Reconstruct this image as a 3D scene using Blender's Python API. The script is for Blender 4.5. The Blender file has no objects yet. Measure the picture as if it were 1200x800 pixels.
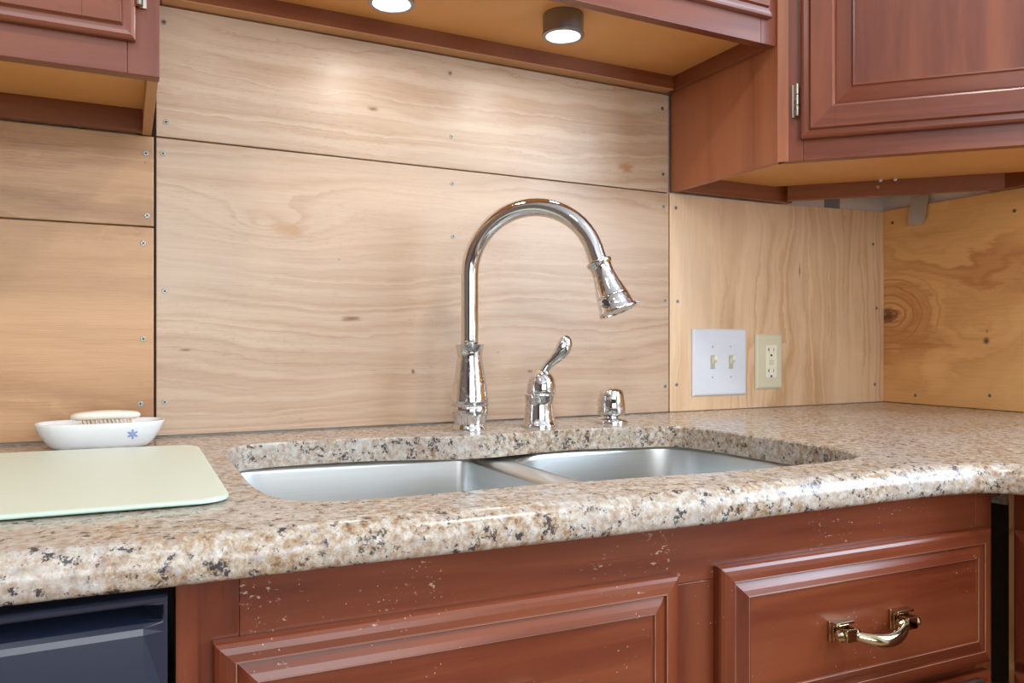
import bpy, bmesh, math, random
from mathutils import Vector, Matrix
from mathutils.geometry import tessellate_polygon

S = bpy.context.scene
COL = S.collection

# ------------------------------------------------------------------ camera
YAW = math.radians(26.5)
FPX = 910.0
CAMP = (0.0, -1.2963, 1.0575)
cd = bpy.data.cameras.new('camera'); cam = bpy.data.objects.new('camera', cd); COL.objects.link(cam)
cam.location = CAMP
cam.rotation_euler = (math.pi / 2, 0, -YAW)
cd.sensor_fit = 'HORIZONTAL'; cd.sensor_width = 36.0
cd.lens = FPX / 1200.0 * 36.0
cd.shift_y = 2.0 / 1200.0
cd.clip_start = 0.02
S.camera = cam

# ------------------------------------------------------------------ world and light
W = bpy.data.worlds.new('sky'); S.world = W; W.use_nodes = True
bg = W.node_tree.nodes['Background']
bg.inputs[0].default_value = (0.80, 0.90, 1.0, 1); bg.inputs[1].default_value = 3.0

def area(name, loc, rot, sx, sy, power, col, shape='RECTANGLE', spread=180):
    l = bpy.data.lights.new(name, 'AREA'); l.shape = shape; l.size = sx; l.size_y = sy
    l.energy = power; l.color = col; l.spread = math.radians(spread)
    o = bpy.data.objects.new(name, l); COL.objects.link(o); o.location = loc; o.rotation_euler = rot
    return o
# daylight through the side window and an added fill light at the guessed window behind the camera
area('daylight_side_window', (1.72, -1.575, 1.55), (0, math.pi / 2, 0), 1.0, 1.25, 165, (0.64, 0.81, 1.0))
area('rear_window_fill', (0.1, -3.93, 1.5), (math.pi / 2, 0, 0), 2.0, 1.3, 165, (0.92, 0.96, 1.0))
# recessed ceiling lamps of the kitchen
area('ceiling_lamp_light', (0.85, -1.32, 2.415), (0, 0, 0), 0.16, 0.16, 36, (1.0, 0.96, 0.91), 'DISK')
area('ceiling_lamp_light.001', (-0.55, -1.45, 2.415), (0, 0, 0), 0.16, 0.16, 36, (1.0, 0.96, 0.91), 'DISK')

S.view_settings.view_transform = 'Standard'; S.view_settings.look = 'None'
S.view_settings.gamma = 1.0; S.view_settings.use_curve_mapping = False
S.view_settings.exposure = -1.72

# ------------------------------------------------------------------ mesh helpers
class MB:
    def __init__(s, xf=None): s.v = []; s.f = []; s.m = []; s.xf = xf
    def pt(s, p):
        s.v.append(tuple(s.xf(*p)) if s.xf else tuple(p)); return len(s.v) - 1
    def face(s, ix, m=0): s.f.append(tuple(ix)); s.m.append(m)
    def box(s, a, b, m=0):
        x0, y0, z0 = a; x1, y1, z1 = b
        i = [s.pt(p) for p in ((x0,y0,z0),(x1,y0,z0),(x1,y1,z0),(x0,y1,z0),(x0,y0,z1),(x1,y0,z1),(x1,y1,z1),(x0,y1,z1))]
        for q in ((0,3,2,1),(4,5,6,7),(0,1,5,4),(1,2,6,5),(2,3,7,6),(3,0,4,7)): s.face([i[k] for k in q], m)
        return s
    def loops(s, L, close0=True, close1=True, m=0, cyc=True, ms=None):
        rows = [[s.pt(p) for p in lp] for lp in L]
        n = len(rows[0])
        for r in range(len(rows) - 1):
            for k in range(n if cyc else n - 1):
                k2 = (k + 1) % n
                s.face((rows[r][k], rows[r][k2], rows[r+1][k2], rows[r+1][k]), ms(r, k) if ms else m)
        if close0: s.face(rows[0][::-1], m)
        if close1: s.face(rows[-1], m)
        return s
    def lathe(s, prof, org=(0,0,0), axis=(0,0,1), n=32, m=0, c0=True, c1=True):
        ax = Vector(axis).normalized(); e1 = ax.orthogonal().normalized(); e2 = ax.cross(e1); o = Vector(org)
        L = [[o + ax * h + (e1 * math.cos(t) + e2 * math.sin(t)) * r for t in [2*math.pi*k/n for k in range(n)]] for r, h in prof]
        return s.loops(L, c0, c1, m)
    def sweep(s, path, rad, n=16, m=0, up=(0,0,1), caps=True):
        P = [Vector(p) for p in path]; L = []
        prev = None
        for i, p in enumerate(P):
            t = (P[min(i+1, len(P)-1)] - P[max(i-1, 0)]).normalized()
            if prev is None:
                e1 = Vector(up) - t * t.dot(Vector(up))
                if e1.length < 1e-4: e1 = t.orthogonal()
                e1.normalize()
            else:
                e1 = (prev - t * t.dot(prev)).normalized()
            prev = e1; e2 = t.cross(e1)
            r = rad[i] if isinstance(rad, (list, tuple)) else rad
            r1, r2 = r if isinstance(r, (list, tuple)) else (r, r)
            L.append([p + e1 * math.cos(a) * r1 + e2 * math.sin(a) * r2 for a in [2*math.pi*k/n for k in range(n)]])
        return s.loops(L, caps, caps, m)

LOC = {}
def setp(o, label=None, cat=None, group=None, kind=None):
    if label: o['label'] = label
    if cat: o['category'] = cat
    if group: o['group'] = group
    if kind: o['kind'] = kind
    return o
def wloc(o): return LOC.get(o.name, Vector((0,0,0)))
def thing(name, loc, label, cat, group=None):
    o = bpy.data.objects.new(name, None); COL.objects.link(o); o.location = loc; o.empty_display_size = 0.05
    LOC[o.name] = Vector(loc)
    return setp(o, label, cat, group)
def obj(name, mb, mats, parent=None, smooth=False, bevel=0, seg=2, sub=0, origin=None, angle=35):
    if not isinstance(mats, (list, tuple)): mats = [mats]
    me = bpy.data.meshes.new(name)
    org = wloc(parent) if parent else Vector(origin or (0,0,0))
    me.from_pydata([tuple(Vector(v) - org) for v in mb.v], [], mb.f)
    for k in mats: me.materials.append(k)
    for p, m in zip(me.polygons, mb.m): p.material_index = m
    bm = bmesh.new(); bm.from_mesh(me); bmesh.ops.recalc_face_normals(bm, faces=bm.faces); bm.to_mesh(me); bm.free()
    o = bpy.data.objects.new(name, me); COL.objects.link(o)
    if parent: o.parent = parent
    else: o.location = org
    LOC[o.name] = org.copy()
    if bevel:
        b = o.modifiers.new('bevel', 'BEVEL'); b.width = bevel; b.segments = seg; b.limit_method = 'ANGLE'; b.angle_limit = math.radians(40)
    if sub:
        q = o.modifiers.new('sub', 'SUBSURF'); q.levels = sub; q.render_levels = sub
    if smooth:
        for p in me.polygons: p.use_smooth = True
        if angle < 180: me.set_sharp_from_angle(angle=math.radians(angle))
    return o
def clone(o, name, loc, parent=None):
    c = o.copy(); c.name = name; COL.objects.link(c); c.parent = parent
    c.location = Vector(loc) - (wloc(parent) if parent else Vector((0,0,0)))
    return c

# ------------------------------------------------------------------ materials
class NT:
    def __init__(s, name):
        s.mat = bpy.data.materials.new(name); s.mat.use_nodes = True
        s.t = s.mat.node_tree; s.b = s.t.nodes['Principled BSDF']
        s.oc = s.t.nodes.new('ShaderNodeTexCoord').outputs['Object']
    def put(s, sock, v):
        if isinstance(v, bpy.types.NodeSocket): s.t.links.new(v, sock)
        else:
            if isinstance(v, (tuple, list)) and len(v) == 3 and sock.type == 'RGBA': v = (*v, 1)
            sock.default_value = v
    def m(s, op, a, b=None, c=None, clamp=False):
        n = s.t.nodes.new('ShaderNodeMath'); n.operation = op; n.use_clamp = clamp
        s.put(n.inputs[0], a)
        if b is not None: s.put(n.inputs[1], b)
        if c is not None: s.put(n.inputs[2], c)
        return n.outputs[0]
    def xyz(s, v):
        n = s.t.nodes.new('ShaderNodeSeparateXYZ'); s.put(n.inputs[0], v); return n.outputs
    def vec(s, x, y, z=0.0):
        n = s.t.nodes.new('ShaderNodeCombineXYZ'); s.put(n.inputs[0], x); s.put(n.inputs[1], y); s.put(n.inputs[2], z); return n.outputs[0]
    def map(s, v, scale=(1,1,1), loc=(0,0,0)):
        n = s.t.nodes.new('ShaderNodeMapping'); s.put(n.inputs[0], v); n.inputs['Scale'].default_value = scale; n.inputs['Location'].default_value = loc; return n.outputs[0]
    def noise(s, v, scale=1.0, detail=3.0, rough=0.5, dist=0.0):
        n = s.t.nodes.new('ShaderNodeTexNoise'); s.put(n.inputs['Vector'], v)
        n.inputs['Scale'].default_value = scale; n.inputs['Detail'].default_value = detail
        n.inputs['Roughness'].default_value = rough; n.inputs['Distortion'].default_value = dist
        return n.outputs['Fac']
    def voro(s, v, scale, out='Distance', rnd=1.0):
        n = s.t.nodes.new('ShaderNodeTexVoronoi'); s.put(n.inputs['Vector'], v); n.inputs['Scale'].default_value = scale
        n.inputs['Randomness'].default_value = rnd; return n.outputs[out]
    def ramp(s, f, stops):
        n = s.t.nodes.new('ShaderNodeValToRGB'); s.put(n.inputs[0], f); e = n.color_ramp.elements
        while len(e) < len(stops): e.new(0.5)
        for k, (p, c) in enumerate(stops):
            e[k].position = p; e[k].color = (*c, 1) if not isinstance(c, (int, float)) else (c, c, c, 1)
        return n.outputs[0]
    def sm(s, f, a, b):
        n = s.t.nodes.new('ShaderNodeMapRange'); n.interpolation_type = 'SMOOTHSTEP'; s.put(n.inputs[0], f)
        n.inputs[1].default_value = a; n.inputs[2].default_value = b; return n.outputs[0]
    def mix(s, f, a, b, mode='MIX'):
        n = s.t.nodes.new('ShaderNodeMix'); n.data_type = 'RGBA'; n.blend_type = mode
        s.put(n.inputs[0], f); s.put(n.inputs[6], a); s.put(n.inputs[7], b); return n.outputs[2]
    def bump(s, h, strength=0.2, dist=0.001):
        n = s.t.nodes.new('ShaderNodeBump'); n.inputs['Strength'].default_value = strength; n.inputs['Distance'].default_value = dist
        s.put(n.inputs['Height'], h); s.t.links.new(n.outputs[0], s.b.inputs['Normal'])
    def set(s, **k):
        for a, v in k.items(): s.put(s.b.inputs[a.replace('_', ' ')], v)
        return s.mat

def plain(name, col, rough=0.5, metal=0.0, **k):
    n = NT(name); f = n.noise(n.oc, 60, 2)
    c = n.mix(n.sm(f, 0.3, 0.7), tuple(x * 0.985 for x in col), tuple(min(1, x * 1.01) for x in col))
    return n.set(Base_Color=c, Roughness=rough, Metallic=metal, **k)

def plywood(name, axis, seed, light, mid, dark, freq=16, amp=2.2, contrast=0.6, knots=(), cores=(), along=1.0, across=3.0, rough=0.38, power=2.0, sharp=None, pores=0.4):
    n = NT(name); x, y, z = n.xyz(n.oc)
    a, c = {'x': (x, z), 'z': (z, x), 'y': (y, z)}[axis]
    def nz(sa, sc, k, det=2, ro=0.5, di=0.0): return n.noise(n.vec(n.m('MULTIPLY', a, sa), n.m('MULTIPLY', c, sc), seed + k), 1.0, det, ro, di)
    def ell(ka, kc, ra, rc):
        da = n.m('POWER', n.m('ABSOLUTE', n.m('DIVIDE', n.m('SUBTRACT', a, ka), ra)), 2.0)
        dc = n.m('POWER', n.m('ABSOLUTE', n.m('DIVIDE', n.m('SUBTRACT', c, kc), rc)), 2.0)
        return n.m('SQRT', n.m('ADD', da, dc))
    n1 = nz(along, across, 0, 3, 0.45, 0.2)
    wob = nz(9, 34, 3); wob2 = nz(30, 90, 4, 3, 0.6)
    ph = n.m('ADD', n.m('MULTIPLY', c, freq), n.m('MULTIPLY', n1, amp))
    ph = n.m('ADD', ph, n.m('ADD', n.m('MULTIPLY', wob, 0.35), n.m('MULTIPLY', wob2, 0.22)))
    rings = None
    for ka, kc, wa, wc, am, rf in knots:
        d = ell(ka, kc, wa, wc)
        g = n.m('EXPONENT', n.m('MULTIPLY', d, -1.0))
        ph = n.m('ADD', ph, n.m('MULTIPLY', g, am))
        if rf:
            dd = n.m('ADD', n.m('MULTIPLY', d, rf), n.m('ADD', n.m('MULTIPLY', n1, 2.5), n.m('MULTIPLY', wob, 0.8)))
            li = n.m('POWER', n.m('ADD', n.m('MULTIPLY', n.m('SINE', n.m('MULTIPLY', dd, 6.2832)), 0.5), 0.5), 3.0)
            rings = n.m('MULTIPLY', li, n.m('MULTIPLY', n.m('SUBTRACT', 1.0, n.sm(d, 0.9, 2.6)), 1.0))
    sine = n.m('ADD', n.m('MULTIPLY', n.m('SINE', n.m('MULTIPLY', ph, 6.2832)), 0.5), 0.5)
    saw = n.m('POWER', n.m('FRACT', ph), 2.5)
    band = n.m('MULTIPLY', n.m('ADD', n.m('POWER', sine, power), saw), 0.55)
    if sharp: band = n.m('ADD', n.m('MULTIPLY', n.sm(sine, sharp[0], sharp[1]), 0.6), n.m('MULTIPLY', saw, 0.35))
    fine = n.m('POWER', n.m('ADD', n.m('MULTIPLY', n.m('SINE', n.m('MULTIPLY', ph, 20.1)), 0.5), 0.5), 2.0)
    strength = n.m('MULTIPLY', n.m('ADD', n.m('MULTIPLY', n.sm(nz(2.0, 5, 9), 0.32, 0.62), 0.8), 0.2), contrast)
    fac = n.m('MULTIPLY', n.m('ADD', band, n.m('MULTIPLY', fine, 0.25)), strength)
    fac = n.m('ADD', fac, n.m('MULTIPLY', n.sm(nz(1.7, 9, 20, 3, 0.55), 0.48, 0.8), 0.45 * contrast))
    if rings is not None: fac = n.m('MAXIMUM', fac, rings)
    st = nz(12, 380, 0.5, 3, 0.6)
    fac = n.m('ADD', fac, n.m('MULTIPLY', n.m('SUBTRACT', st, 0.5), 0.55), clamp=True)
    col = n.mix(fac, light, mid)
    pale = nz(3.5, 11, 31, 3, 0.6)
    col = n.mix(n.m('MULTIPLY', n.sm(pale, 0.5, 0.75), 0.35), col, tuple(min(1, q * 1.12) for q in light))
    # pores: short thin dashes along the grain
    fl = nz(75, 900, 5, 2, 0.6)
    reg = nz(5, 12, 7)
    col = n.mix(n.m('MULTIPLY', n.m('MULTIPLY', n.sm(fl, 0.60, 0.70), n.sm(reg, 0.40, 0.65)), pores), col, dark)
    sp = n.voro(n.vec(n.m('MULTIPLY', a, 9), n.m('MULTIPLY', c, 15), seed), 1.0)
    col = n.mix(n.m('MULTIPLY', n.m('LESS_THAN', n.m('ADD', sp, n.m('MULTIPLY', wob2, 0.03)), 0.036), 0.6), col, dark)
    for ka, kc, ra, rc, cc in cores:
        d = n.m('ADD', ell(ka, kc, ra, rc), n.m('MULTIPLY', n.m('SUBTRACT', wob2, 0.5), 2.2))
        col = n.mix(n.m('MULTIPLY', n.m('SUBTRACT', 1.0, n.sm(d, 0.2, 1.5)), 0.95), col, cc)
    n.bump(n.m('ADD', st, n.m('MULTIPLY', fl, -0.5)), 0.35, 0.0006)
    return n.set(Base_Color=col, Roughness=rough, Specular_IOR_Level=0.6)

def cabinet_wood(name, axis, c0, c1, c2, rough=0.33, coat=0.25, worn=0.0, wear_z=None):
    n = NT(name)
    sc = {'z': (38, 38, 3.0), 'h': (3.2, 3.2, 48)}[axis]
    f = n.noise(n.map(n.oc, sc), 1.0, 4, 0.55, 0.6)
    g = n.noise(n.map(n.oc, tuple(q * 8 for q in sc)), 1.0, 3, 0.6)
    big = n.noise(n.map(n.oc, tuple(q * 0.35 for q in sc)), 1.0, 2, 0.5, 0.5)
    col = n.ramp(f, [(0.12, c0), (0.5, c1), (0.9, c2)])
    col = n.mix(n.m('MULTIPLY', n.sm(g, 0.5, 0.8), 0.35), col, c0)
    col = n.mix(n.m('MULTIPLY', n.sm(big, 0.38, 0.66), 0.65), col, c2)
    r = rough
    if worn:
        cl = n.noise(n.oc, 9, 3, 0.6)
        v = n.voro(n.map(n.oc, (1, 1, 0.8)), 130)
        v2 = n.noise(n.map(n.oc, (0.6, 0.6, 1)), 240, 3, 0.65)
        msk = n.m('MULTIPLY', n.m('LESS_THAN', v, 0.065), n.sm(cl, 0.5, 0.62))
        sc2 = n.m('MULTIPLY', n.sm(v2, 0.66, 0.72), n.sm(cl, 0.54, 0.68))
        if wear_z:
            z = n.xyz(n.oc)[2]
            sc2 = n.m('MULTIPLY', n.m('MAXIMUM', sc2, n.m('MULTIPLY', n.sm(v2, 0.60, 0.68), n.sm(n.noise(n.oc, 14, 3, 0.6), 0.52, 0.6))), n.sm(z, wear_z[0], wear_z[1]))
        msk = n.m('MULTIPLY', n.m('MAXIMUM', msk, sc2), worn, clamp=True)
        col = n.mix(msk, col, (0.62, 0.48, 0.38))
        r = n.m('ADD', n.m('MULTIPLY', cl, 0.12), rough - 0.06)
    n.bump(g, 0.06, 0.0004)
    return n.set(Base_Color=col, Roughness=r, Coat_Weight=coat, Coat_Roughness=0.22, Specular_IOR_Level=0.45)

def granite(name):
    n = NT(name)
    v = n.oc
    f = n.noise(v, 120, 6, 0.74, 0.25)
    col = n.ramp(f, [(0.30, (0.13, 0.07, 0.035)), (0.41, (0.31, 0.20, 0.115)), (0.50, (0.44, 0.355, 0.26)), (0.57, (0.52, 0.475, 0.41)), (0.70, (0.66, 0.65, 0.63))])
    big = n.noise(v, 9, 3, 0.55)
    col = n.mix(n.m('MULTIPLY', n.sm(big, 0.42, 0.62), 0.38), col, (0.53, 0.51, 0.48))
    gold = n.noise(v, 210, 4, 0.65)
    col = n.mix(n.m('MULTIPLY', n.sm(gold, 0.55, 0.68), 0.6), col, (0.38, 0.22, 0.10))
    gry = n.noise(n.map(v, (1,1,1), (3.1, 1.7, 0.4)), 150, 4, 0.65)
    col = n.mix(n.m('MULTIPLY', n.sm(gry, 0.55, 0.64), 0.55), col, (0.36, 0.35, 0.36))
    k = n.noise(n.map(v, (1,1,1), (7.3, 2.2, 5.1)), 250, 4, 0.62, 0.2)
    clus = n.noise(n.map(v, (1,1,1), (0.3, 8.2, 2.1)), 75, 4, 0.72)
    bl = n.m('MULTIPLY', n.sm(k, 0.40, 0.52), n.sm(clus, 0.545, 0.60))
    col = n.mix(n.m('MULTIPLY', bl, 0.93), col, (0.035, 0.033, 0.042))
    return n.set(Base_Color=col, Roughness=n.m('ADD', n.m('MULTIPLY', gold, 0.12), 0.15), Specular_IOR_Level=0.40)

def chrome(name, spotty=0.0, col=(0.76, 0.77, 0.79)):
    n = NT(name)
    f = n.noise(n.oc, 170, 3, 0.6); g = n.noise(n.oc, 40, 2, 0.5)
    s_ = n.m('MULTIPLY', n.m('MULTIPLY', n.sm(f, 0.50, 0.62), n.sm(g, 0.42, 0.6)), spotty)
    c = n.mix(n.m('MULTIPLY', s_, 0.5), col, (0.68, 0.64, 0.58))
    return n.set(Base_Color=c, Metallic=1.0, Roughness=n.m('ADD', n.m('MULTIPLY', s_, 0.35), 0.055))

def steel(name):
    n = NT(name)
    f = n.noise(n.map(n.oc, (3, 3, 500)), 1.0, 3, 0.6)
    n.bump(f, 0.05, 0.0003)
    return n.set(Base_Color=n.mix(f, (0.66, 0.68, 0.67), (0.78, 0.79, 0.77)), Metallic=1.0, Roughness=0.34, Anisotropic=0.4)

def emis(name, col, st):
    n = NT(name); f = n.noise(n.oc, 30)
    return n.set(Base_Color=(0.9, 0.9, 0.9), Emission_Color=n.mix(f, col, tuple(min(1, c * 1.02) for c in col)), Emission_Strength=st)

PALE = dict(light=(0.535, 0.385, 0.265), mid=(0.335, 0.18, 0.085), dark=(0.16, 0.07, 0.03))
TOPS = dict(light=(0.585, 0.440, 0.315), mid=(0.36, 0.20, 0.095), dark=(0.17, 0.08, 0.035))
M = {}
M['ply_top'] = plywood('plywood_pale_top', 'x', 1.7, freq=15, amp=4.2, contrast=0.8, cores=((0.380, 1.458, 0.009, 0.004, (0.22, 0.10, 0.04)), (0.905, 1.410, 0.018, 0.009, (0.40, 0.20, 0.08))), **TOPS)
M['ply_main'] = plywood('plywood_pale_main', 'x', 4.2, freq=22, amp=5.0, contrast=0.72, knots=((0.20, 1.25, 0.15, 0.06, 2.5, 0),),
    cores=((0.3446, 1.0994, 0.016, 0.004, (0.20, 0.09, 0.04)), (0.240, 1.243, 0.024, 0.012, (0.42, 0.24, 0.12)), (0.4523, 1.008, 0.003, 0.004, (0.15, 0.08, 0.04)), (0.684, 1.0044, 0.006, 0.003, (0.18, 0.08, 0.04)), (0.0845, 1.047, 0.008, 0.002, (0.2, 0.1, 0.04))), **PALE)
M['ply_left_top'] = plywood('plywood_tan_top', 'x', 8.8, light=(0.50, 0.275, 0.12), mid=(0.32, 0.15, 0.055), dark=(0.18, 0.08, 0.03), freq=8, amp=4.2, contrast=1.15, across=4, sharp=(0.4, 0.8), pores=0.15)
M['ply_left'] = plywood('plywood_tan', 'x', 12.1, light=(0.535, 0.295, 0.13), mid=(0.345, 0.16, 0.055), dark=(0.18, 0.08, 0.03), freq=11, amp=4.2, contrast=1.15, sharp=(0.35, 0.85), pores=0.2)
M['ply_vert'] = plywood('plywood_vertical_grain', 'z', 3.3, light=(0.76, 0.545, 0.345), mid=(0.54, 0.32, 0.16), dark=(0.12, 0.06, 0.03), freq=15, amp=5.5, contrast=1.0, along=1.3, across=4, pores=0.2, cores=((1.2234, 1.3814, 0.013, 0.0025, (0.10, 0.05, 0.03)),))
M['ply_orange'] = plywood('plywood_orange', 'y', 6.1, light=(0.88, 0.52, 0.20), mid=(0.56, 0.23, 0.07), dark=(0.12, 0.05, 0.02), freq=5, amp=5.5, contrast=0.95, along=2.4, across=3.6, sharp=(0.42, 0.66), pores=0.1, knots=((-0.015, 1.123, 0.075, 0.060, -0.8, 3.2),),
    cores=((-0.012, 1.1235, 0.030, 0.017, (0.16, 0.042, 0.014)), (-0.2528, 1.0612, 0.006, 0.007, (0.08, 0.03, 0.015)), (-0.254, 1.083, 0.003, 0.005, (0.12, 0.05, 0.02))))
R0, R1, R2 = (0.075, 0.013, 0.005), (0.155, 0.032, 0.012), (0.250, 0.068, 0.026)
M['cherry_v'] = cabinet_wood('cherry_upright_grain', 'z', R0, R1, R2)
M['cherry_h'] = cabinet_wood('cherry_level_grain', 'h', R0, R1, R2)
M['worn_v'] = cabinet_wood('cherry_worn_upright', 'z', R0, R1, R2, rough=0.30, worn=0.8)
M['worn_h'] = cabinet_wood('cherry_worn_level', 'h', R0, R1, R2, rough=0.30, worn=0.8)
M['worn_rail'] = cabinet_wood('cherry_worn_rail', 'h', R0, R1, R2, rough=0.32, worn=0.75, wear_z=(0.80, 0.86))
M['side'] = cabinet_wood('cherry_veneer_side', 'z', (0.24, 0.07, 0.030), (0.34, 0.11, 0.048), (0.44, 0.16, 0.07), rough=0.4)
M['under'] = cabinet_wood('maple_underside', 'h', (0.60, 0.27, 0.08), (0.72, 0.35, 0.115), (0.80, 0.42, 0.15), rough=0.45, coat=0.1, worn=0.35)
M['under_rail'] = cabinet_wood('stained_hanging_rail', 'h', (0.15, 0.04, 0.014), (0.22, 0.065, 0.022), (0.28, 0.095, 0.033), rough=0.4, coat=0.15, worn=0.35)
M['wornedge'] = cabinet_wood('rubbed_edge', 'h', (0.20, 0.07, 0.035), (0.36, 0.18, 0.12), (0.55, 0.36, 0.27), rough=0.35)
M['rawedge'] = cabinet_wood('raw_edge', 'h', (0.42, 0.20, 0.09), (0.52, 0.26, 0.11), (0.60, 0.33, 0.15), rough=0.5, coat=0.0)
M['granite'] = granite('speckled_granite')
M['chrome'] = chrome('polished_chrome', 0.25)
M['chrome_spot'] = chrome('water_spotted_chrome', 1.0)
M['brass'] = chrome('antique_brass', 0.5, (0.62, 0.54, 0.36))
M['nickel'] = chrome('nickel', 0.4, (0.62, 0.58, 0.50))
M['housing'] = plain('smoky_nickel', (0.30, 0.30, 0.31), 0.32, 0.9)
M['darkmetal'] = plain('dark_grey_metal', (0.18, 0.18, 0.19), 0.3, 1.0)
M['barmetal'] = plain('grey_metal', (0.42, 0.43, 0.45), 0.28, 1.0)
M['steel'] = steel('brushed_stainless')
M['screw'] = plain('zinc_screw', (0.34, 0.34, 0.30), 0.4, 0.8)
M['slot'] = plain('dark_recess', (0.015, 0.014, 0.013), 0.7)
M['joint'] = plain('dark_joint', (0.06, 0.018, 0.01), 0.6)
M['white'] = plain('white_plastic', (0.66, 0.69, 0.74), 0.35)
M['ivory'] = plain('ivory_plastic', (0.64, 0.60, 0.42), 0.35)
M['slotivory'] = plain('shaded_ivory', (0.46, 0.43, 0.33), 0.4)
M['plate_screw'] = plain('painted_screw', (0.50, 0.51, 0.53), 0.4)
M['almond'] = plain('almond_plastic', (0.80, 0.76, 0.60), 0.35)
M['ceramic'] = plain('white_ceramic', (0.82, 0.83, 0.83), 0.12, Coat_Weight=0.4)
M['blue'] = plain('blue_glaze', (0.27, 0.35, 0.66), 0.2)
M['brushbody'] = plain('cream_brush', (0.84, 0.77, 0.64), 0.35)
M['bristle'] = plain('tan_bristle', (0.72, 0.55, 0.38), 0.6)
M['drywall'] = plain('painted_drywall', (0.78, 0.76, 0.70), 0.7)
M['taupe'] = plain('taupe_paint', (0.20, 0.15, 0.12), 0.7)  # dark tone picked for the unseen walls so the chrome reflects dark
M['ceil'] = plain('ceiling_white', (0.85, 0.84, 0.82), 0.8)
M['floor'] = cabinet_wood('floor_oak', 'h', (0.20, 0.10, 0.05), (0.30, 0.16, 0.08), (0.38, 0.22, 0.12), rough=0.4)
M['tape'] = plain('silver_tape', (0.48, 0.45, 0.39), 0.5)
M['patch'] = plain('grey_patch', (0.24, 0.25, 0.28), 0.6)
M['black'] = plain('black_plastic', (0.014, 0.020, 0.040), 0.30, Coat_Weight=0.2, Coat_Roughness=0.25)
M['glow'] = emis('lamp_lens', (1.0, 0.96, 0.88), 30)
M['ceilglow'] = emis('ceiling_lamp_lens', (1.0, 0.95, 0.86), 12)
nb = NT('green_glass'); M['glassboard'] = nb.set(Base_Color=nb.mix(nb.noise(nb.oc, 400, 2), (0.69, 0.77, 0.62), (0.74, 0.82, 0.68)), Roughness=0.32, Specular_IOR_Level=0.6)
ne = NT('green_glass_edge'); M['glassedge'] = ne.set(Base_Color=ne.mix(ne.noise(ne.oc, 90, 2), (0.50, 0.68, 0.54), (0.58, 0.75, 0.61)), Roughness=0.12)
ng = NT('window_glass'); M['winglass'] = ng.set(Base_Color=(0.95, 0.97, 1), Roughness=ng.m('MULTIPLY', ng.noise(ng.oc, 5), 0.02), Transmission_Weight=1.0, IOR=1.01)

# ------------------------------------------------------------------ room shell
XR, YB = 1.678, 0.013          # drywall faces
XL, YF, ZC = -2.4, -4.0, 2.44
def struct(name, mb, mat, **k): return setp(obj(name, mb, mat, **k), kind='structure')
struct('floor', MB().box((XL - .1, YF - .1, -.1), (XR + .1, YB + .1, 0)), M['floor'])
struct('ceiling', MB().box((XL - .1, YF - .1, ZC), (XR + .1, YB + .1, ZC + .1)), M['ceil'])
wall_back = struct('wall_back', MB().box((XL - .1, YB, 0), (XR + .1, YB + .1, ZC)), M['drywall'])
w = MB()
w.box((XR, -0.95, 0), (XR + .1, YB, ZC)); w.box((XR, YF, 0), (XR + .1, -2.20, ZC))
w.box((XR, -2.20, 0), (XR + .1, -0.95, 1.05)); w.box((XR, -2.20, 2.05), (XR + .1, -0.95, ZC))
wall_right = struct('wall_right', w, M['drywall'])
struct('wall_left', MB().box((XL - .1, YF, 0), (XL, YB, ZC)), M['taupe'])
w = MB()
w.box((XL, YF - .1, 0), (-.9, YF, ZC)); w.box((1.1, YF - .1, 0), (XR, YF, ZC)); w.box((-.9, YF - .1, 0), (1.1, YF, .85)); w.box((-.9, YF - .1, 2.15), (1.1, YF, ZC))
struct('wall_front', w, M['taupe'])
w = MB()
for a, b in (((XR, -2.20, 1.05), (XR + .05, -2.16, 2.05)), ((XR, -0.99, 1.05), (XR + .05, -0.95, 2.05)), ((XR, -2.16, 1.05), (XR + .05, -0.99, 1.09)), ((XR, -2.16, 2.01), (XR + .05, -0.99, 2.05))): w.box(a, b)
w1 = struct('window_1', w, M['white'])
obj('pane', MB().box((XR + .060, -2.16, 1.09), (XR + .064, -0.99, 2.01)), M['winglass'], w1)
w = MB()
for a, b in (((-.9, YF - .05, .85), (-.86, YF, 2.15)), ((1.06, YF - .05, .85), (1.1, YF, 2.15)), ((-.86, YF - .05, .85), (1.06, YF, .89)), ((-.86, YF - .05, 2.11), (1.06, YF, 2.15)), ((.08, YF - .05, .89), (.12, YF, 2.11))): w.box(a, b)
w2 = struct('window_2', w, M['white'])  # unseen window, added to give the rear fill a source
obj('pane', MB().box((-.86, YF - .068, .89), (1.06, YF - .064, 2.11)), M['winglass'], w2)
for k, (x, y) in enumerate(((.85, -1.32), (-.55, -1.45))):
    t = thing('ceiling_lamp', (x, y, ZC), ('recessed ceiling lamp in front of the corner cabinet', 'recessed ceiling lamp in front of the dishwasher')[k], 'lamp')
    obj('trim_ring', MB().lathe([(.075, 0), (.105, 0), (.105, -.006), (.085, -.012), (.075, -.008)], (x, y, ZC), c0=False, c1=False), M['white'], t, True)
    obj('lens', MB().lathe([(.078, -.004), (.078, -.009)], (x, y, ZC)), M['ceilglow'], t)

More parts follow.
